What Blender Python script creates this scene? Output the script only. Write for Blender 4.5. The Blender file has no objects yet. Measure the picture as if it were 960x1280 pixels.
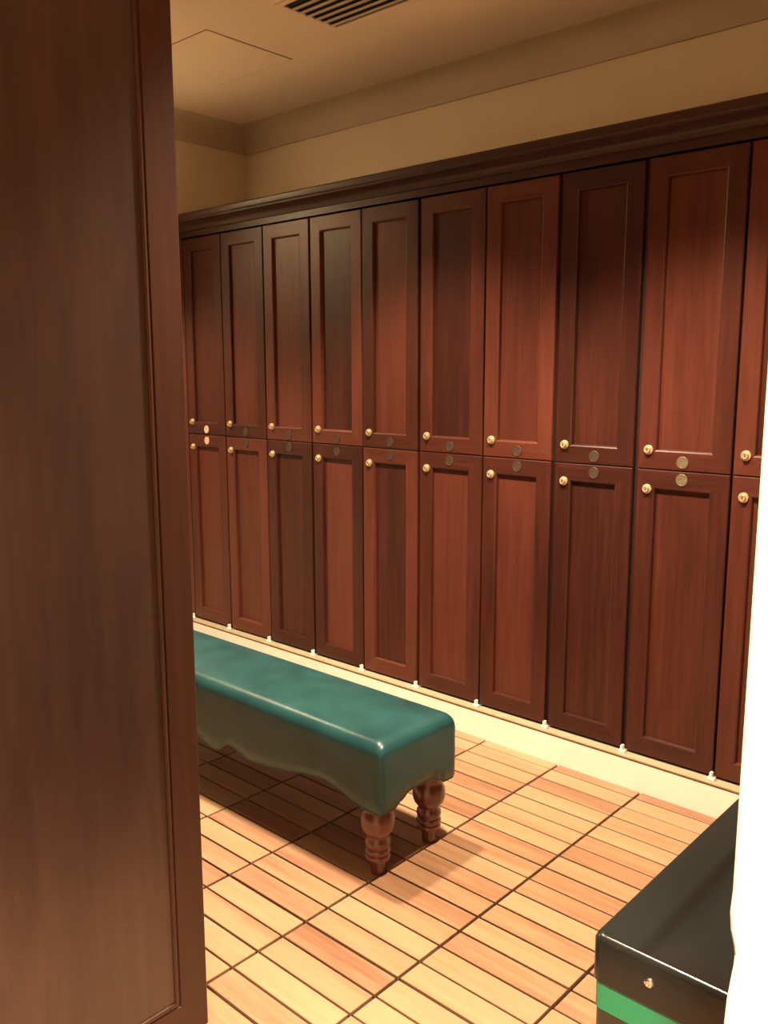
import bpy, bmesh, math, random
from mathutils import Matrix, Vector

# ------------------------------------------------------------------ camera, world, exposure
scene = bpy.context.scene
COL = scene.collection
CAM = Vector((3.7305, -2.6235, 1.3828))
FPX = 1095.23
YAW, PITCH, ROLL = -0.739093, 0.158600, -0.001647
fwd = Vector((math.sin(YAW)*math.cos(PITCH), math.cos(YAW)*math.cos(PITCH), -math.sin(PITCH)))
rgt = Vector((math.cos(YAW), -math.sin(YAW), 0.0))
upv = rgt.cross(fwd)
r_ = rgt*math.cos(ROLL) + upv*math.sin(ROLL)
u_ = -rgt*math.sin(ROLL) + upv*math.cos(ROLL)
cam_data = bpy.data.cameras.new('camera')
cam_data.sensor_fit = 'VERTICAL'
cam_data.sensor_height = 32.0
cam_data.lens = 32.0*FPX/1280.0
cam_data.clip_start = 0.02
cam = bpy.data.objects.new('camera', cam_data)
COL.objects.link(cam)
cam.matrix_world = Matrix(((r_.x, u_.x, -fwd.x, CAM.x), (r_.y, u_.y, -fwd.y, CAM.y), (r_.z, u_.z, -fwd.z, CAM.z), (0, 0, 0, 1)))
scene.camera = cam

world = bpy.data.worlds.new('world')
scene.world = world
world.use_nodes = True
world.node_tree.nodes['Background'].inputs[0].default_value = (1.0, 0.75, 0.5, 1)
world.node_tree.nodes['Background'].inputs[1].default_value = 0.02

scene.view_settings.view_transform = 'Standard'
scene.view_settings.look = 'None'
scene.view_settings.gamma = 1.0
scene.view_settings.use_curve_mapping = False
scene.view_settings.exposure = 0.75

LAMP_COL = (1.0, 0.81, 0.56)
# x, y, watts, full cone angle in degrees, edge blend
LAMPS = [
    (0.12, -0.85, 150, 94, 0.5, 'beside the side wall'),
    (1.70, -0.85, 205, 100, 0.5, 'over the green bench'),
    (2.72, -0.95, 270, 104, 0.5, 'past the end of the green bench'),
    (3.90, -2.90, 520, 92, 0.6, 'near the white partition'),
]

CEIL = 2.60
WALL_X, WALL_Y = -0.04, 0.45
W = 0.305
ZB, ZM, ZT = 0.1186, 1.0757, 2.0244

# ------------------------------------------------------------------ helpers
def lin(c):
    return tuple(((v/255.0)/12.92 if v/255.0 <= 0.04045 else ((v/255.0+0.055)/1.055)**2.4) for v in c)

def tag(o, label=None, cat=None, group=None, kind=None):
    if label: o['label'] = label
    if cat: o['category'] = cat
    if group: o['group'] = group
    if kind: o['kind'] = kind
    return o

def link(name, me, mats=(), parent=None, loc=None):
    o = bpy.data.objects.new(name, me)
    COL.objects.link(o)
    if me is not None and mats and not me.materials:
        for m in (mats if isinstance(mats, (list, tuple)) else [mats]):
            me.materials.append(m)
    if loc: o.location = loc
    if parent: o.parent = parent
    return o

def to_mesh(bm, name, smooth=False, normals=True):
    if normals: bmesh.ops.recalc_face_normals(bm, faces=bm.faces)
    me = bpy.data.meshes.new(name)
    bm.to_mesh(me); bm.free()
    if smooth:
        for p in me.polygons: p.use_smooth = True
    return me

def autosmooth(me, deg=40):
    for p in me.polygons: p.use_smooth = True
    try: me.set_sharp_from_angle(angle=math.radians(deg))
    except Exception: pass
    return me

def box(bm, x0, x1, y0, y1, z0, z1, bevel=0.0):
    vs = [bm.verts.new((x, y, z)) for x in (x0, x1) for y in (y0, y1) for z in (z0, z1)]
    fs = []
    for q in ((0, 1, 3, 2), (4, 6, 7, 5), (0, 4, 5, 1), (2, 3, 7, 6), (0, 2, 6, 4), (1, 5, 7, 3)):
        fs.append(bm.faces.new([vs[i] for i in q]))
    if bevel:
        es = list({e for f in fs for e in f.edges})
        bmesh.ops.bevel(bm, geom=es, offset=bevel, segments=1, affect='EDGES')

def box_mesh(name, x0, x1, y0, y1, z0, z1, bevel=0.0):
    bm = bmesh.new(); box(bm, x0, x1, y0, y1, z0, z1, bevel)
    return to_mesh(bm, name)

def lathe(bm, prof, n=32, axis='Z', cap=True):
    rings = []
    for r, h in prof:
        ring = []
        for i in range(n):
            a = 2*math.pi*i/n
            c, s = r*math.cos(a), r*math.sin(a)
            ring.append(bm.verts.new((c, s, h) if axis == 'Z' else (c, -h, s)))
        rings.append(ring)
    for a, b in zip(rings, rings[1:]):
        for i in range(n):
            bm.faces.new((a[i], a[(i+1) % n], b[(i+1) % n], b[i]))
    if cap:
        bm.faces.new(rings[0]); bm.faces.new(rings[-1])

def extrude_profile(bm, prof, p0, p1, closed=True):
    """prof: list of (a,b) -> functions p0,p1 map (a,b) to 3D points at both ends"""
    A = [bm.verts.new(p0(*q)) for q in prof]; B = [bm.verts.new(p1(*q)) for q in prof]
    n = len(prof)
    for i in range(n if closed else n-1):
        bm.faces.new((A[i], A[(i+1) % n], B[(i+1) % n], B[i]))
    if closed:
        bm.faces.new(A); bm.faces.new(B)

# ------------------------------------------------------------------ materials
def new_mat(name):
    m = bpy.data.materials.new(name); m.use_nodes = True
    nt = m.node_tree
    return m, nt, nt.nodes['Principled BSDF']

def plain(name, col, rough=0.5, metal=0.0, coat=0.0, noise=0.0, nscale=20.0, bump=0.0, bscale=200.0, spec=0.5):
    m, nt, b = new_mat(name)
    b.inputs['Base Color'].default_value = (*col, 1)
    b.inputs['Roughness'].default_value = rough
    b.inputs['Metallic'].default_value = metal
    b.inputs['Coat Weight'].default_value = coat
    b.inputs['Specular IOR Level'].default_value = spec
    tc = nt.nodes.new('ShaderNodeTexCoord')
    if noise:
        n = nt.nodes.new('ShaderNodeTexNoise'); n.inputs['Scale'].default_value = nscale; n.inputs['Detail'].default_value = 5
        nt.links.new(tc.outputs['Object'], n.inputs['Vector'])
        r = nt.nodes.new('ShaderNodeValToRGB')
        r.color_ramp.elements[0].position = 0.3; r.color_ramp.elements[1].position = 0.7
        r.color_ramp.elements[0].color = (*[c*(1-noise) for c in col], 1)
        r.color_ramp.elements[1].color = (*[min(1, c*(1+noise)) for c in col], 1)
        nt.links.new(n.outputs['Fac'], r.inputs['Fac']); nt.links.new(r.outputs['Color'], b.inputs['Base Color'])
    if bump:
        n2 = nt.nodes.new('ShaderNodeTexNoise'); n2.inputs['Scale'].default_value = bscale; n2.inputs['Detail'].default_value = 3
        nt.links.new(tc.outputs['Object'], n2.inputs['Vector'])
        bp = nt.nodes.new('ShaderNodeBump'); bp.inputs['Strength'].default_value = bump; bp.inputs['Distance'].default_value = 0.002
        nt.links.new(n2.outputs['Fac'], bp.inputs['Height']); nt.links.new(bp.outputs['Normal'], b.inputs['Normal'])
    return m

def wood(name, dark, mid, light, grain='Z', fine=60.0, broad=6.0, stretch=0.05, rough=0.36, coat=0.06, rand=0.4, bump=0.06, per_object=True, spec=0.32):
    m, nt, b = new_mat(name)
    N, L = nt.nodes.new, nt.links.new
    tc = N('ShaderNodeTexCoord'); oi = N('ShaderNodeObjectInfo')
    off = N('ShaderNodeVectorMath'); off.operation = 'MULTIPLY_ADD'
    comb = N('ShaderNodeCombineXYZ')
    for i, k in enumerate((37.0, 53.0, 71.0)):
        mm = N('ShaderNodeMath'); mm.operation = 'MULTIPLY'; mm.inputs[1].default_value = k
        L(oi.outputs['Random'], mm.inputs[0]); L(mm.outputs[0], comb.inputs[i])
    add = N('ShaderNodeVectorMath'); add.operation = 'ADD'
    L(tc.outputs['Object'], add.inputs[0]); L(comb.outputs[0], add.inputs[1])
    def stretched(scale, st):
        mp = N('ShaderNodeMapping')
        s = [scale]*3; s['XYZ'.index(grain)] = scale*st
        mp.inputs['Scale'].default_value = s
        L(add.outputs[0], mp.inputs['Vector'])
        n = N('ShaderNodeTexNoise'); n.inputs['Scale'].default_value = 1.0; n.inputs['Detail'].default_value = 6; n.inputs['Roughness'].default_value = 0.6
        n.inputs['Distortion'].default_value = 0.4
        L(mp.outputs[0], n.inputs['Vector'])
        return n.outputs['Fac']
    f1, f2 = stretched(fine, stretch), stretched(broad, stretch*2.2)
    mix = N('ShaderNodeMath'); mix.operation = 'MULTIPLY_ADD'; mix.inputs[1].default_value = 0.45
    s2 = N('ShaderNodeMath'); s2.operation = 'MULTIPLY'; s2.inputs[1].default_value = 0.55
    L(f2, s2.inputs[0]); L(f1, mix.inputs[0]); L(s2.outputs[0], mix.inputs[2])
    fac = mix.outputs[0]
    if per_object:
        sub = N('ShaderNodeMath'); sub.operation = 'SUBTRACT'; sub.inputs[1].default_value = 0.5
        L(oi.outputs['Random'], sub.inputs[0])
        ma = N('ShaderNodeMath'); ma.operation = 'MULTIPLY_ADD'; ma.inputs[1].default_value = rand
        L(sub.outputs[0], ma.inputs[0]); L(fac, ma.inputs[2]); fac = ma.outputs[0]
    r = N('ShaderNodeValToRGB')
    e = r.color_ramp.elements
    e[0].position = 0.28; e[0].color = (*dark, 1)
    e[1].position = 0.74; e[1].color = (*light, 1)
    x = e.new(0.5); x.color = (*mid, 1)
    L(fac, r.inputs['Fac']); L(r.outputs['Color'], b.inputs['Base Color'])
    b.inputs['Roughness'].default_value = rough
    b.inputs['Specular IOR Level'].default_value = spec
    b.inputs['Coat Weight'].default_value = coat
    b.inputs['Coat Roughness'].default_value = 0.25
    if bump:
        bp = N('ShaderNodeBump'); bp.inputs['Strength'].default_value = bump; bp.inputs['Distance'].default_value = 0.001
        L(f1, bp.inputs['Height']); L(bp.outputs['Normal'], b.inputs['Normal'])
    return m

CH_D, CH_M, CH_L = (0.036, 0.0094, 0.0062), (0.073, 0.0180, 0.0110), (0.120, 0.031, 0.0175)
M_CH = wood('cherry_vertical', CH_D, CH_M, CH_L, 'Z')
M_CHX = wood('cherry_horizontal', CH_D, CH_M, CH_L, 'X')
M_CHY = wood('cherry_horizontal_depth', CH_D, CH_M, CH_L, 'Y')
M_PANEL = wood('cherry_broad_panel', (0.033, 0.0165, 0.0145), (0.058, 0.030, 0.026), (0.095, 0.050, 0.042), 'Z', fine=36, broad=5, stretch=0.10, rough=0.32, coat=0.5, spec=0.5)
M_PFRAME = wood('cherry_end_frame', (0.045, 0.019, 0.013), (0.068, 0.028, 0.019), (0.092, 0.038, 0.025), 'Z', fine=50, broad=5)
M_PFRAMEX = wood('cherry_end_rail', (0.045, 0.019, 0.013), (0.068, 0.028, 0.019), (0.092, 0.038, 0.025), 'X', fine=50, broad=5)
M_CROWN = wood('cherry_crown', (0.035, 0.0155, 0.010), (0.052, 0.022, 0.014), (0.07, 0.029, 0.018), 'X')
M_CARC = plain('carcass_dark', (0.028, 0.010, 0.007), 0.6, noise=0.2)
M_LEG = wood('turned_leg_wood', (0.065, 0.0155, 0.010), (0.115, 0.027, 0.016), (0.165, 0.042, 0.023), 'Z', fine=70, rough=0.28, coat=0.4, spec=0.5)
M_SLAT = wood('teak_slat', (0.25, 0.105, 0.058), (0.39, 0.215, 0.115), (0.48, 0.285, 0.16), 'X', fine=45, broad=9, stretch=0.06, rough=0.42, spec=0.5, coat=0.05, rand=0.28, bump=0.1)
M_SUB = plain('deck_base', (0.018, 0.009, 0.007), 0.9, noise=0.2)
M_CREAM = plain('cream_paint', (0.88, 0.77, 0.57), 0.55, noise=0.03, nscale=3)
M_CEIL = plain('ceiling_paint', (0.80, 0.67, 0.51), 0.8, noise=0.03, nscale=3, bump=0.05, bscale=300)
M_CORN = plain('cornice_tone', (0.62, 0.50, 0.36), 0.7, noise=0.04, nscale=3)  # cornice coloured somewhat darker than the wall and ceiling
M_BASE = plain('cream_base', (0.93, 0.91, 0.80), 0.35, noise=0.02)
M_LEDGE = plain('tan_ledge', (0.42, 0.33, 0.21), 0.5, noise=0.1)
M_WHITE = plain('white_paint', (0.88, 0.86, 0.80), 0.5, noise=0.01)
M_CLIP = plain('white_plastic', (0.9, 0.88, 0.8), 0.35)
M_VINYL = plain('green_vinyl', (0.015, 0.058, 0.060), 0.30, coat=0.0, noise=0.25, spec=0.32, nscale=9, bump=0.12, bscale=260)
M_WELT = plain('green_vinyl_welt', (0.012, 0.05, 0.042), 0.4)
M_BRASS = plain('brass', (0.80, 0.64, 0.38), 0.32, metal=0.7, noise=0.06)
M_BRASSD = plain('dull_brass', (0.20, 0.15, 0.085), 0.5, metal=0.4, noise=0.3, nscale=120)  # lighter brass colour for discs in the columns furthest from the side wall
M_BRASSX = plain('dark_brass', (0.075, 0.043, 0.028), 0.5, metal=0.3, noise=0.3, nscale=120)  # darker brass colour for discs in the columns in between
M_COPPER_LIT = plain('copper_disc_glint', (0.95, 0.62, 0.42), 0.5, metal=0.35, noise=0.06)  # glint on the discs beside the side wall, put into this copper colour
M_KEY = plain('keyhole_dark', (0.02, 0.012, 0.008), 0.5)
M_BLACK = plain('black_gloss_plastic', (0.015, 0.0158, 0.014), 0.23, coat=0.0, bump=0.015, bscale=60)
M_BBODY = plain('black_body_plastic', (0.03, 0.027, 0.02), 0.35)
M_GREEN = plain('green_band', (0.022, 0.26, 0.125), 0.45)
M_STEEL = plain('steel', (0.8, 0.77, 0.7), 0.2, metal=1.0)
M_VENT = plain('vent_metal', (0.62, 0.52, 0.38), 0.5, noise=0.03)
M_VENT2 = plain('hatch_joint', (0.30, 0.20, 0.12), 0.8)
M_VDARK = plain('vent_inside', (0.02, 0.014, 0.01), 0.9)

def emit(name, col, s):
    m, nt, b = new_mat(name)
    b.inputs['Base Color'].default_value = (*col, 1)
    b.inputs['Emission Color'].default_value = (*col, 1)
    b.inputs['Emission Strength'].default_value = s
    return m
M_BULB = emit('lamp_glass', LAMP_COL, 12.0)

# ------------------------------------------------------------------ floor: deck tiles of four slats
T, S = 0.31365, 0.078047
X2, Y2 = 2.20698, -1.48493
FX0, FX1, FY0, FY1 = WALL_X, 5.0, -4.2, -0.03
floor = link('floor', box_mesh('floor', FX0, FX1, FY0, WALL_Y, -0.06, -0.012), M_SUB)
tag(floor, 'wooden deck tile floor of pale teak slats with dark joints', kind='structure')

def project(p):
    d = Vector(p) - CAM
    w = d.dot(fwd)
    if w <= 0.05: return None
    return (480 + FPX*d.dot(r_)/w, 640 - FPX*d.dot(u_)/w)

rng = random.Random(4)
slat_list = []
ncol0 = math.floor((FX0-X2)/T); ncol1 = math.ceil((FX1-X2)/T)
nrow0 = math.floor((FY0-Y2)/S); nrow1 = math.ceil((FY1-Y2)/S)
for ci in range(ncol0, ncol1):
    for ri in range(nrow0, nrow1):
        x0, x1 = X2+ci*T, X2+(ci+1)*T
        y0, y1 = Y2+ri*S, Y2+(ri+1)*S
        gx = 0.0042
        ga = 0.0038 if (ri-3) % 4 == 0 else 0.0031
        gb = 0.0038 if (ri-2) % 4 == 0 else 0.0031
        x0 = max(x0+gx, FX0+0.002); x1 = min(x1-gx, FX1); y0 = max(y0+ga, FY0); y1 = min(y1-gb, FY1-0.001)
        if x1-x0 < 0.02 or y1-y0 < 0.01: continue
        cs = [project((x, y, 0)) for x in (x0, x1) for y in (y0, y1)]
        area = 0
        if None not in cs:
            a, b_, c, d = cs[0], cs[1], cs[3], cs[2]
            P = (a, b_, c, d)
            area = abs(sum(P[i][0]*P[(i+1) % 4][1]-P[(i+1) % 4][0]*P[i][1] for i in range(4)))/2
            mx = sum(q[0] for q in cs)/4; my = sum(q[1] for q in cs)/4
            if not (225 < mx < 945 and my < 1310): area *= 1e-4
        slat_list.append((area, x0, x1, y0, y1))
slat_list.sort(key=lambda q: -q[0])
slat_cache = {}
def slat_mesh(lx, ly):
    k = (round(lx, 4), round(ly, 4))
    if k not in slat_cache:
        bm = bmesh.new(); box(bm, -lx/2, lx/2, -ly/2, ly/2, -0.012, 0.0, 0.0012)
        me = to_mesh(bm, 'slat'); me.materials.append(M_SLAT); slat_cache[k] = me
    return slat_cache[k]
far = bmesh.new()
for i, (area, x0, x1, y0, y1) in enumerate(slat_list):
    if i < 300 and area > 0:
        dz = rng.uniform(-0.0012, 0.0)
        o = link('slat', slat_mesh(x1-x0, y1-y0), (), floor, ((x0+x1)/2, (y0+y1)/2, dz))
    else:
        box(far, x0, x1, y0, y1, -0.012, -0.0006)
fo = link('slat_field', to_mesh(far, 'slat_field'), M_SLAT, floor)
tag(fo, kind='stuff')

# ------------------------------------------------------------------ room shell
def struct(name, me, mat, label, parent=None):
    o = link(name, me, mat, parent)
    return tag(o, label, kind='structure')
struct('wall_back', box_mesh('wall_back', WALL_X-0.1, 5.1, WALL_Y, WALL_Y+0.1, -0.06, CEIL), M_CREAM, 'cream painted wall above the row of lockers')
struct('wall_left', box_mesh('wall_left', WALL_X-0.1, WALL_X, -4.3, WALL_Y, -0.06, CEIL), M_CREAM, 'cream painted side wall at the end of the lockers')
struct('wall_front', box_mesh('wall_front', WALL_X-0.1, 5.1, -4.3, -4.2, -0.06, CEIL), M_CREAM, 'cream painted wall facing the lockers')
struct('wall_right', box_mesh('wall_right', 5.0, 5.1, -4.3, WALL_Y+0.1, -0.06, CEIL), M_CREAM, 'cream painted wall closing the far side')

# ceiling with round openings left solid; access hatch and vent sit on it
ceiling = struct('ceiling', box_mesh('ceiling', WALL_X-0.1, 5.1, -4.3, WALL_Y+0.1, CEIL, CEIL+0.1), M_CEIL, 'plain cream plaster ceiling')
bm = bmesh.new(); box(bm, 0.50, 0.978, -0.548, -0.142, CEIL-0.003, CEIL-0.0005, 0.001)
hatch = link('access_panel', to_mesh(bm, 'access_panel'), M_CEIL, ceiling)
bm = bmesh.new()
for q in ((0.496, 0.982, -0.552, -0.548), (0.496, 0.982, -0.142, -0.138), (0.496, 0.50, -0.548, -0.142), (0.978, 0.982, -0.548, -0.142)):
    box(bm, *q, CEIL-0.0012, CEIL-0.0003)
link('reveal', to_mesh(bm, 'reveal'), M_VENT2, hatch)

# cove cornice, back and left walls
prof = [(0.0, 0.0), (0.0, -0.100), (0.012, -0.100), (0.013, -0.094)]
for k in range(13):
    a = math.pi/2*k/12
    prof.append((0.016+0.100*(1-math.cos(a)), -0.090+0.088*math.sin(a)))
prof += [(0.135, -0.001), (0.14, 0.0)]
bm = bmesh.new()
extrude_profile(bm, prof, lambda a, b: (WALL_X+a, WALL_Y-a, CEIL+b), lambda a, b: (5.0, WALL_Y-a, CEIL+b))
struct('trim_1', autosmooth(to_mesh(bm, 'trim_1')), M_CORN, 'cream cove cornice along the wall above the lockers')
bm = bmesh.new()
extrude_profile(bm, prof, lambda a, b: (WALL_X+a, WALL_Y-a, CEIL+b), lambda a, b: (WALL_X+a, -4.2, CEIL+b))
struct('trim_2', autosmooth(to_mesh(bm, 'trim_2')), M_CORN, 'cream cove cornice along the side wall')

# near white partition with a shallow groove around it at dado height
PX, PY0, PY1, PXE = 3.5845, -2.20, -2.10, 5.0
bm = bmesh.new()
rings = []
for z, ins in ((-0.012, 0), (1.045, 0), (1.058, 0.0004), (1.068, 0.0012), (1.078, 0.0021), (1.084, 0.0023), (1.090, 0.0016), (1.098, 0.0002), (1.108, -0.0005), (1.120, 0), (CEIL, 0)):
    r = []
    for x, y, sx, sy in ((PX, PY0, 1, 1), (PXE, PY0, 0, 1), (PXE, PY1, 0, -1), (PX, PY1, 1, -1)):
        if sx == 1:
            c = 0.0015
            if sy == 1: r += [(PX+ins, PY0+ins+c, z), (PX+ins+c, PY0+ins, z)]
            else: r += [(PX+ins+c, PY1-ins, z), (PX+ins, PY1-ins-c, z)]
        else: r.append((x, y+ins*sy, z))
    rings.append([bm.verts.new(q) for q in r])
n = len(rings[0])
for a, b_ in zip(rings, rings[1:]):
    for i in range(n): bm.faces.new((a[i], a[(i+1) % n], b_[(i+1) % n], b_[i]))
bm.faces.new(rings[0]); bm.faces.new(rings[-1])
struct('wall_partition', to_mesh(bm, 'wall_partition'), M_WHITE, 'white painted partition end with a shallow groove')

# ------------------------------------------------------------------ locker base and crown
NCOL = 12
RX1 = NCOL*W
bm = bmesh.new()
pb = [(0.43, -0.012), (-0.03, -0.012), (-0.03, 0.099), (0.43, 0.099)]
extrude_profile(bm, pb, lambda a, b: (WALL_X, a, b), lambda a, b: (RX1, a, b))
base = struct('baseboard_back', to_mesh(bm, 'baseboard_back'), M_BASE, 'cream plinth with a narrow ledge under the lockers')
bm = bmesh.new()
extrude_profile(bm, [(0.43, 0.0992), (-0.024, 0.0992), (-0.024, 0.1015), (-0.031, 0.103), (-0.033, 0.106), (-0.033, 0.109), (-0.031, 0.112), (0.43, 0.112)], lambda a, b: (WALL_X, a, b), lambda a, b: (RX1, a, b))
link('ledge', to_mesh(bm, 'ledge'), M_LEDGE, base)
struct('trim_4', box_mesh('trim_4', WALL_X+0.001, 0.0, 0.0, 0.40, 0.113, 2.029), M_CH, 'narrow cherry filler strip between the lockers and side wall')
bm = bmesh.new()
box(bm, -0.005, 0.004, -0.012, 0.004, 0, 0.026, 0.0015)
box(bm, -0.011, 0.013, -0.013, 0.0, 0, 0.010, 0.0015)
clip_me = to_mesh(bm, 'clip'); clip_me.materials.append(M_CLIP)
for k in range(NCOL):
    link('clip', clip_me, (), base, (k*W+(0.0 if k else 0.004), -0.010, 0.112))

pc = [(0.40, 2.030), (0.0, 2.030), (0.0, 2.056), (-0.010, 2.058), (-0.012, 2.064)]
for k in range(8):
    a = math.pi/2*k/7
    pc.append((-0.014-0.050*(1-math.cos(a)), 2.066+0.020*math.sin(a)))
pc += [(-0.070, 2.088), (-0.072, 2.094), (-0.078, 2.098), (-0.080, 2.104), (-0.080, 2.119), (-0.076, 2.124), (0.40, 2.124)]
bm = bmesh.new()
extrude_profile(bm, pc, lambda a, b: (WALL_X, a, b), lambda a, b: (RX1, a, b))
struct('trim_3', autosmooth(to_mesh(bm, 'trim_3'), 30), M_CROWN, 'dark cherry crown moulding along the top of the lockers')

# ------------------------------------------------------------------ lockers
def frame_mesh(name, w, h, st, rl, mats, thick=0.02, bead=False):
    """door frame, local origin at bottom-left front corner; x right, z up, front at y=0"""
    bm = bmesh.new()
    loops = [(0, 0, thick), (0, 0, 0.0025), (0.0025, 0.0025, 0.0), (st-0.004, rl-0.004, 0.0), (st, rl, 0.0022),
             (st+0.003, rl+0.003, 0.0125), (st+0.0035, rl+0.0035, 0.0150)]
    if bead:
        loops = loops[:3]+[(st-0.002, rl-0.002, 0.0), (st-0.0005, rl-0.0005, 0.004), (st+0.001, rl+0.001, 0.004), (st+0.0025, rl+0.0025, 0.0005), (st+0.006, rl+0.006, -0.001), (st+0.0095, rl+0.0095, 0.0005), (st+0.011, rl+0.011, 0.007), (st+0.012, rl+0.012, 0.012)]
    R = []
    for ix, iz, y in loops:
        R.append([bm.verts.new((ix, y, iz)), bm.verts.new((w-ix, y, iz)), bm.verts.new((w-ix, y, h-iz)), bm.verts.new((ix, y, h-iz))])
    for a, b_ in zip(R, R[1:]):
        for i in range(4):
            f = bm.faces.new((a[i], a[(i+1) % 4], b_[(i+1) % 4], b_[i]))
            f.material_index = 1 if i in (0, 2) else 0
    # square the member joints: stiles run through (cover the mitre with the stile grain)
    me = to_mesh(bm, name)
    for m in mats: me.materials.append(m)
    return me

def panel_mesh(name, w, h, st, rl, mat, y0=0.0130, y1=0.018):
    me = box_mesh(name, st+0.003, w-st-0.003, y0, y1, rl+0.003, h-rl-0.003)
    me.materials.append(mat); return me

GAP = 0.0040
WD = W-2*GAP
HU, HL = ZT-ZM-0.003, ZM-ZB-0.003
ST, RL = 0.060, 0.060
NARROW = {4: 0.006, 6: 0.009, 7: 0.010, 2: 0.003}      # doors cut a little narrower leave wider dark gaps
door_cache = {}
def door_meshes(h, cut):
    k = (round(h, 4), cut)
    if k not in door_cache:
        door_cache[k] = (frame_mesh('door', WD-cut, h, ST, RL, [M_CH, M_CHX]), panel_mesh('door_panel', WD-cut, h, ST, RL, M_CH))
    return door_cache[k]
def body_mesh(h):
    bm = bmesh.new(); box(bm, 0.001, W-0.001, 0.0225, 0.42, 0, h)
    me = to_mesh(bm, 'body'); me.materials.append(M_CARC); return me
bu, bl = body_mesh(ZT-ZM+0.0035), body_mesh(ZM-ZB+0.0045)
bm = bmesh.new()
lathe(bm, [(0.0155, 0.0), (0.0155, 0.003), (0.0145, 0.0055), (0.012, 0.0065), (0.0105, 0.0062), (0.0100, 0.011), (0.0085, 0.0135), (0.0075, 0.0135), (0.0070, 0.0125)], 24, 'Y')
lock_me = autosmooth(to_mesh(bm, 'lock'), 35); lock_me.materials.append(M_BRASS)
bm = bmesh.new()
box(bm, -0.0012, 0.0012, -0.0133, -0.0120, -0.0042, 0.0042)
key_me = to_mesh(bm, 'keyhole'); key_me.materials.append(M_KEY)
def disc_mesh(mat):
    bm = bmesh.new()
    lathe(bm, [(0.0190, 0.0), (0.0190, 0.0016), (0.0182, 0.0022), (0.0166, 0.0022), (0.0160, 0.0014)], 28, 'Y')
    me = autosmooth(to_mesh(bm, 'number_disc'), 35); me.materials.append(mat); return me
disc_b, disc_c, disc_x = disc_mesh(M_BRASSD), disc_mesh(M_COPPER_LIT), disc_mesh(M_BRASSX)
ORD = ['first', 'second', 'third', 'fourth', 'fifth', 'sixth', 'seventh', 'eighth', 'ninth', 'tenth', 'eleventh', 'twelfth']
rng = random.Random(11)
SWING = [0.2, 0.4, 0.3, 0.0, 0.4, 0.1, 0.3, 0.4, 0.5, 0.2, 0.3, 0.3]     # how far each door stands off its hinge, degrees
for k in range(NCOL):
    for up in (True, False):
        t = link('locker', None, (), None, (k*W, 0, ZM if up else ZB))
        row = 'upper' if up else 'lower'
        lab = '%s cherry wood locker in the %s column from the cream side wall' % (row, ORD[k])
        if k == 0: lab = '%s cherry wood locker with copper disc coloured as if catching light, next to the side wall' % row
        tag(t, lab, 'locker', 'cherry lockers along the wall')
        link('body', bu if up else bl, (), t, (0, 0, -0.001 if up else -0.0055))
        z0 = 0.0015
        h = HU if up else HL
        fm, pm_ = door_meshes(h, NARROW.get(k, 0.0))
        d = link('door', fm, (), t, (GAP, 0, z0))
        sw = math.radians(max(0, SWING[k]*(1.0 if up else 0.45)+rng.uniform(-0.15, 0.15)))
        # hinge on the right-hand stile: pivot there
        d.location = (GAP+WD*(1-math.cos(sw)), -WD*math.sin(sw), z0)
        d.rotation_euler = (0, 0, sw)
        link('door_panel', pm_, (), d)
        zk = 0.060 if up else h-0.062
        lk = link('lock', lock_me, (), d, (0.036, 0, zk))
        zd = 0.026 if up else h-0.026
        link('number_disc', disc_c if k == 0 else disc_b if k >= 8 else disc_x, (), d, (WD/2, 0, zd))
        # the keyhole is merged as a second piece of the door (lock plug)
        link('keyhole', key_me, (), d, (0.036, 0, zk))

# ------------------------------------------------------------------ near end of the opposite locker bank
bank = link('locker_bank', None, (), None, (2.432, -1.714, 0))
tag(bank, 'tall dark cherry end panel of a locker bank opposite the lockers', 'cabinet')
BD, BZ0, BZ1 = 0.72, 0.115, 2.124
# local frame: door-frame mesh is built in xz; rotate so its front faces +X and x runs toward -Y from the far edge
fr = frame_mesh('end_frame', BD, BZ1-BZ0, 0.0625, 0.075, [M_PFRAME, M_PFRAMEX], thick=0.03, bead=True)
o = link('end_frame', fr, (), bank, (0, -BD, BZ0)); o.rotation_euler = (0, 0, math.pi/2)
pm = panel_mesh('end_panel', BD, BZ1-BZ0, 0.0625, 0.075, M_PANEL, 0.004, 0.012)
o = link('end_panel', pm, (), bank, (0, -BD, BZ0)); o.rotation_euler = (0, 0, math.pi/2)
link('body', box_mesh('body', -2.46, -0.031, -BD+0.001, -0.001, BZ0, BZ1), M_CARC, bank)
link('plinth', box_mesh('plinth', -2.46, -0.004, -BD+0.004, 0.0, -0.001, BZ0-0.002, 0.002), M_BASE, bank)

# ------------------------------------------------------------------ bench
BX0, BX1, BY0, BY1 = 0.745, 2.252, -1.014, -0.684
BTOP = 0.412
bench = link('bench', None, (), None, ((BX0+BX1)/2, (BY0+BY1)/2, 0))
tag(bench, 'long green vinyl upholstered bench with scalloped skirt and turned wooden legs', 'bench')
bcx, bcy = (BX0+BX1)/2, (BY0+BY1)/2
hx, hy = (BX1-BX0)/2, (BY1-BY0)/2
def interp(tab, x):
    if x <= tab[0][0]: return tab[0][1]
    for (x0, v0), (x1, v1) in zip(tab, tab[1:]):
        if x <= x1:
            t = (x-x0)/(x1-x0); t = t*t*(3-2*t)
            return v0+(v1-v0)*t
    return tab[-1][1]
LONG = [(0.0, 0.176), (0.035, 0.180), (0.080, 0.206), (0.092, 0.212), (0.112, 0.210), (0.135, 0.202), (0.19, 0.191), (0.27, 0.198), (0.36, 0.212), (0.46, 0.232), (0.53, 0.240), (0.60, 0.226), (0.65, 0.209), (0.70, 0.205), (0.76, 0.205)]
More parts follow.
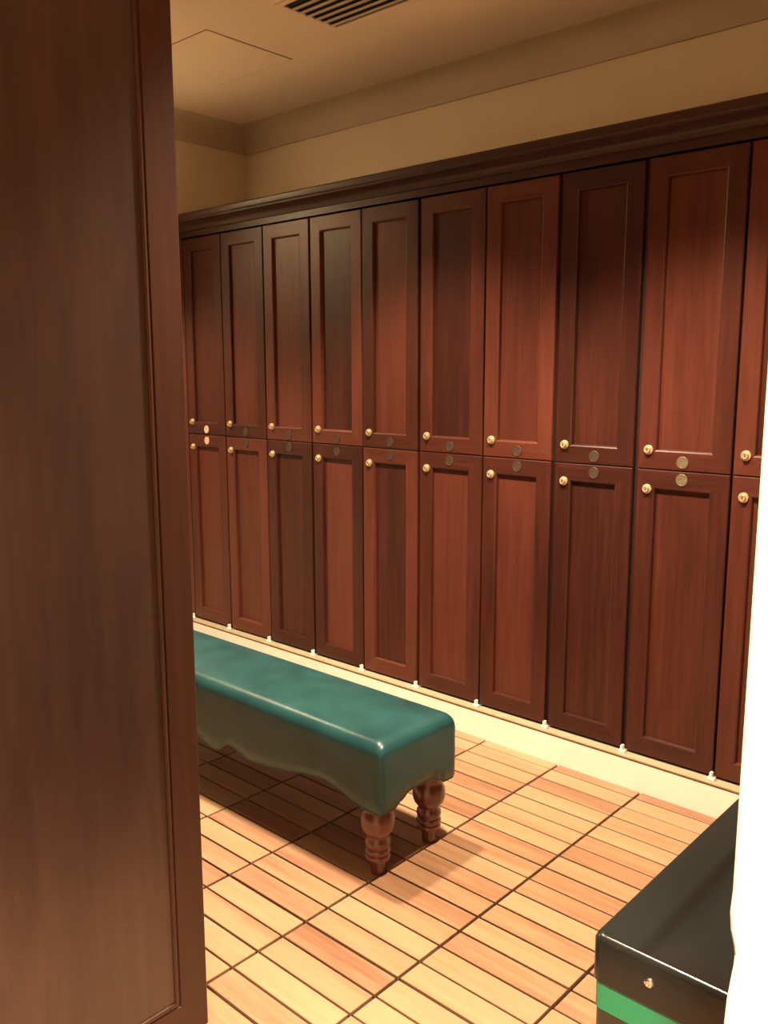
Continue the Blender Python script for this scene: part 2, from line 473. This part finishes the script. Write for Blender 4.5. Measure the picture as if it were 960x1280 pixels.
SHORT = [(0.0, 0.240), (0.045, 0.239), (0.085, 0.222), (0.110, 0.209), (0.17, 0.207)]
def skirt_z(x, y):
    on_long = hy-abs(y) < hx-abs(x)
    return interp(LONG, abs(x)) if on_long else interp(SHORT, abs(y))
RC = 0.020
per = []
def arc(cx, cy, a0):
    for i in range(7):
        a = a0+math.pi/2*i/6
        per.append((cx+RC*math.cos(a), cy+RC*math.sin(a)))
nl, ns = 150, 40
def seg(p, q, n):
    for i in range(1, n): per.append((p[0]+(q[0]-p[0])*i/n, p[1]+(q[1]-p[1])*i/n))
arc(hx-RC, hy-RC, 0); seg((hx-RC, hy), (-hx+RC, hy), nl)
arc(-hx+RC, hy-RC, math.pi/2); seg((-hx, hy-RC), (-hx, -hy+RC), ns)
arc(-hx+RC, -hy+RC, math.pi); seg((-hx+RC, -hy), (hx-RC, -hy), nl)
arc(hx-RC, -hy+RC, 1.5*math.pi); seg((hx, -hy+RC), (hx, hy-RC), ns)
NP = len(per)
bm = bmesh.new()
def ring_at(inset, zf, flare=0.0):
    out = []
    for (x, y) in per:
        z = zf(x, y) if callable(zf) else zf
        sx = (hx-inset)/hx; sy = (hy-inset)/hy
        out.append(bm.verts.new((x*sx, y*sy, z)))
    return out
RT = 0.040
rings = [ring_at(0.012, 0.30), ring_at(0.010, lambda x, y: skirt_z(x, y)+0.003), ring_at(0.004, lambda x, y: skirt_z(x, y)),
         ring_at(0.0, lambda x, y: skirt_z(x, y)+0.003)]
for t in (0.25, 0.5, 0.75, 1.0):
    rings.append(ring_at(-0.0015*math.sin(t*math.pi), lambda x, y, t=t: skirt_z(x, y)*(1-t)+(BTOP-0.006-RT)*t))
for i in range(1, 8):
    a = math.pi/2*i/7
    rings.append(ring_at(RT*(1-math.cos(a)), BTOP-0.006-RT+RT*math.sin(a)))
for ins, dz in ((0.05, 0.002), (0.075, 0.0042), (0.10, 0.0054), (0.13, 0.006), (0.155, 0.006), (0.1635, 0.006)):
    rings.append(ring_at(ins, BTOP-0.006+dz))
for a, b_ in zip(rings, rings[1:]):
    for i in range(NP): bm.faces.new((a[i], a[(i+1) % NP], b_[(i+1) % NP], b_[i]))
bm.faces.new(rings[-1])
cover = link('cover', to_mesh(bm, 'cover', smooth=True), M_VINYL, bench)
# welt cord along the scalloped hem
bm = bmesh.new()
pr = []
for (x, y) in per:
    z = skirt_z(x, y)
    nx, ny = (x/hx, 0) if hy-abs(y) >= hx-abs(x) else (0, y/hy)
    ring = []
    for j in range(6):
        a = 2*math.pi*j/6
        rad = 0.0028
        cx, cy = x*(hx-0.003)/hx, y*(hy-0.003)/hy
        L = math.hypot(x/hx, y/hy)
        ux, uy = (1 if x > 0 else -1, 0) if hy-abs(y) >= hx-abs(x) else (0, 1 if y > 0 else -1)
        ring.append(bm.verts.new((cx+ux*rad*math.cos(a), cy+uy*rad*math.cos(a), z+rad*math.sin(a))))
    pr.append(ring)
for i in range(NP):
    a, b_ = pr[i], pr[(i+1) % NP]
    for j in range(6): bm.faces.new((a[j], a[(j+1) % 6], b_[(j+1) % 6], b_[j]))
link('welt', to_mesh(bm, 'welt', smooth=True), M_WELT, cover)
# corner seams
for sx in (-1, 1):
    for sy in (-1, 1):
        bm = bmesh.new()
        pts = []
        for i in range(15):
            z = 0.212+(BTOP-0.05-0.212)*i/14
            pts.append((sx*(hx-RC*0.29), sy*(hy-RC*0.29), z))
        rr = []
        for p in pts:
            rr.append([bm.verts.new((p[0]+0.0016*math.cos(a), p[1]+0.0016*math.sin(a), p[2])) for a in [2*math.pi*j/6 for j in range(6)]])
        for a, b_ in zip(rr, rr[1:]):
            for j in range(6): bm.faces.new((a[j], a[(j+1) % 6], b_[(j+1) % 6], b_[j]))
        link('seam', to_mesh(bm, 'seam', smooth=True), M_VINYL, cover)
bm = bmesh.new()
ctrl = [(0.0185, 0.0), (0.0195, 0.004), (0.0225, 0.036), (0.0235, 0.040), (0.030, 0.042), (0.0355, 0.046), (0.0365, 0.051), (0.0345, 0.057), (0.0325, 0.060), (0.0355, 0.064), (0.0372, 0.070), (0.0350, 0.076),
        (0.0328, 0.080), (0.0355, 0.086), (0.0372, 0.093), (0.0358, 0.101), (0.0315, 0.109), (0.0310, 0.113), (0.0360, 0.119), (0.0435, 0.129), (0.0480, 0.142), (0.0492, 0.156), (0.0480, 0.168), (0.0440, 0.180),
        (0.0400, 0.188), (0.0385, 0.193), (0.0395, 0.200), (0.0395, 0.30)]
lathe(bm, ctrl, 36)
leg_me = autosmooth(to_mesh(bm, 'leg'), 50); leg_me.materials.append(M_LEG)
for lx in (2.190, 2*bcx-2.190):
    for ly in (-0.962, -0.738):
        link('leg', leg_me, (), bench, (lx-bcx, ly-bcy, 0))

# ------------------------------------------------------------------ black bin with green band
NX0, NX1, NY0, NY1, NH = 3.256, 3.74, -1.725, -1.13, 0.70
bin_ = link('waste_bin', None, (), None, ((NX0+NX1)/2, (NY0+NY1)/2, 0))
tag(bin_, 'glossy black plastic bin with green band and recessed top', 'bin')
nx, ny = (NX0+NX1)/2, (NY0+NY1)/2
ax, ay = (NX1-NX0)/2, (NY1-NY0)/2
def rrect(ix0, ix1, iy0, iy1, rad, z, n=5):
    out = []
    for cx, cy, a0 in ((ax-ix1-rad, ay-iy1-rad, 0), (-ax+ix0+rad, ay-iy1-rad, math.pi/2), (-ax+ix0+rad, -ay+iy0+rad, math.pi), (ax-ix1-rad, -ay+iy0+rad, 1.5*math.pi)):
        for i in range(n+1):
            a = a0+math.pi/2*i/n
            out.append((cx+rad*math.cos(a), cy+rad*math.sin(a), z))
    return out
def loft(loops, cap0=True, cap1=True):
    bm = bmesh.new()
    R = [[bm.verts.new(p) for p in l] for l in loops]
    n = len(R[0])
    for a, b_ in zip(R, R[1:]):
        for i in range(n): bm.faces.new((a[i], a[(i+1) % n], b_[(i+1) % n], b_[i]))
    if cap0: bm.faces.new(R[0])
    if cap1: bm.faces.new(R[-1])
    return bm
def off(d): return (d, d, d, d)
bm = loft([rrect(*off(0.006), 0.012, 0.0), rrect(*off(0.004), 0.012, 0.602)])
link('body', autosmooth(to_mesh(bm, 'body'), 35), M_BBODY, bin_)
bm = loft([rrect(*off(0.003), 0.012, 0.602), rrect(*off(0.003), 0.012, 0.645)])
link('green_band', autosmooth(to_mesh(bm, 'green_band'), 35), M_GREEN, bin_)
L = [rrect(*off(0.004), 0.012, 0.640), rrect(*off(0.0), 0.014, 0.640), rrect(*off(0.0), 0.014, NH-0.008), rrect(*off(0.002), 0.014, NH-0.003), rrect(*off(0.007), 0.012, NH)]
# rim: wide at the sides, narrow lip at the front; then a dished recess
L += [rrect(*off(0.0085), 0.012, NH-0.0003), rrect(0.047, 0.047, 0.0105, 0.047, 0.012, NH-0.0084), rrect(0.050, 0.050, 0.011, 0.05, 0.012, NH-0.009), rrect(0.055, 0.055, 0.014, 0.055, 0.012, NH-0.011), rrect(0.058, 0.058, 0.022, 0.060, 0.012, NH-0.016),
      rrect(0.066, 0.066, 0.060, 0.066, 0.012, NH-0.020), rrect(0.10, 0.10, 0.085, 0.10, 0.012, NH-0.021)]
bm = loft(L)
lid = link('lid', autosmooth(to_mesh(bm, 'lid'), 42), M_BLACK, bin_)
bm = bmesh.new()
lathe(bm, [(0.0068, 0.0), (0.0068, 0.0012), (0.0055, 0.003), (0.0030, 0.0038), (0.0028, 0.0030)], 20, 'Y')
link('rivet', autosmooth(to_mesh(bm, 'rivet'), 40), M_STEEL, lid, (3.333-nx, -ay, 0.672))

# ------------------------------------------------------------------ ceiling vent
VX0, VX1, VY0, VY1 = 1.325, 2.15, -0.53, -0.232
vent = link('air_vent', None, (), None, ((VX0+VX1)/2, (VY0+VY1)/2, CEIL))
tag(vent, 'long slatted air vent set in the cream ceiling', 'air vent')
vx, vy = (VX1-VX0)/2, (VY1-VY0)/2
bm = bmesh.new()
for a in ((-vx, vx, -vy, -vy+0.022), (-vx, vx, vy-0.022, vy), (-vx, -vx+0.022, -vy+0.022, vy-0.022), (vx-0.022, vx, -vy+0.022, vy-0.022)):
    box(bm, *a, -0.006, -0.0005)
link('frame', to_mesh(bm, 'frame'), M_CEIL, vent)
link('duct', box_mesh('duct', -vx+0.02, vx-0.02, -vy+0.02, vy-0.02, -0.0015, -0.0004), M_VDARK, vent)
bm = bmesh.new()
yv = 0.0115
extrude_profile(bm, [(-yv, -0.009), (yv, -0.005), (yv, -0.0035), (-yv, -0.0075)], lambda a, b: (-vx+0.022, a, b), lambda a, b: (vx-0.022, a, b))
vs = to_mesh(bm, 'slat'); vs.materials.append(M_VENT)
y = vy-0.022-0.026
while y > -vy+0.03:
    link('slat', vs, (), vent, (0, y, -0.0008)); y -= 0.0375

# ------------------------------------------------------------------ recessed downlights
bm = bmesh.new()
lathe(bm, [(0.075, -0.0005), (0.075, -0.004), (0.070, -0.007), (0.058, -0.007), (0.056, -0.001)], 36, cap=False)
ring_me = autosmooth(to_mesh(bm, 'trim_ring'), 40); ring_me.materials.append(M_WHITE)
bm = bmesh.new(); lathe(bm, [(0.056, -0.0005), (0.056, -0.0012), (0.03, -0.002)], 36)
lens_me = to_mesh(bm, 'lens'); lens_me.materials.append(M_BULB)
for i, (x, y, wt, ang, bl_, where) in enumerate(LAMPS):
    t = link('downlight', None, (), None, (x, y, CEIL))
    tag(t, 'round recessed ceiling downlight %s' % where, 'downlight', 'recessed ceiling downlights')
    link('trim_ring', ring_me, (), t); link('lens', lens_me, (), t)
    ld = bpy.data.lights.new('downlight_lamp', 'SPOT')
    ld.energy = wt; ld.color = LAMP_COL; ld.spot_size = math.radians(ang); ld.spot_blend = bl_; ld.shadow_soft_size = 0.055
    lo = bpy.data.objects.new('downlight_lamp', ld); COL.objects.link(lo); lo.parent = t; lo.location = (0, 0, -0.02)
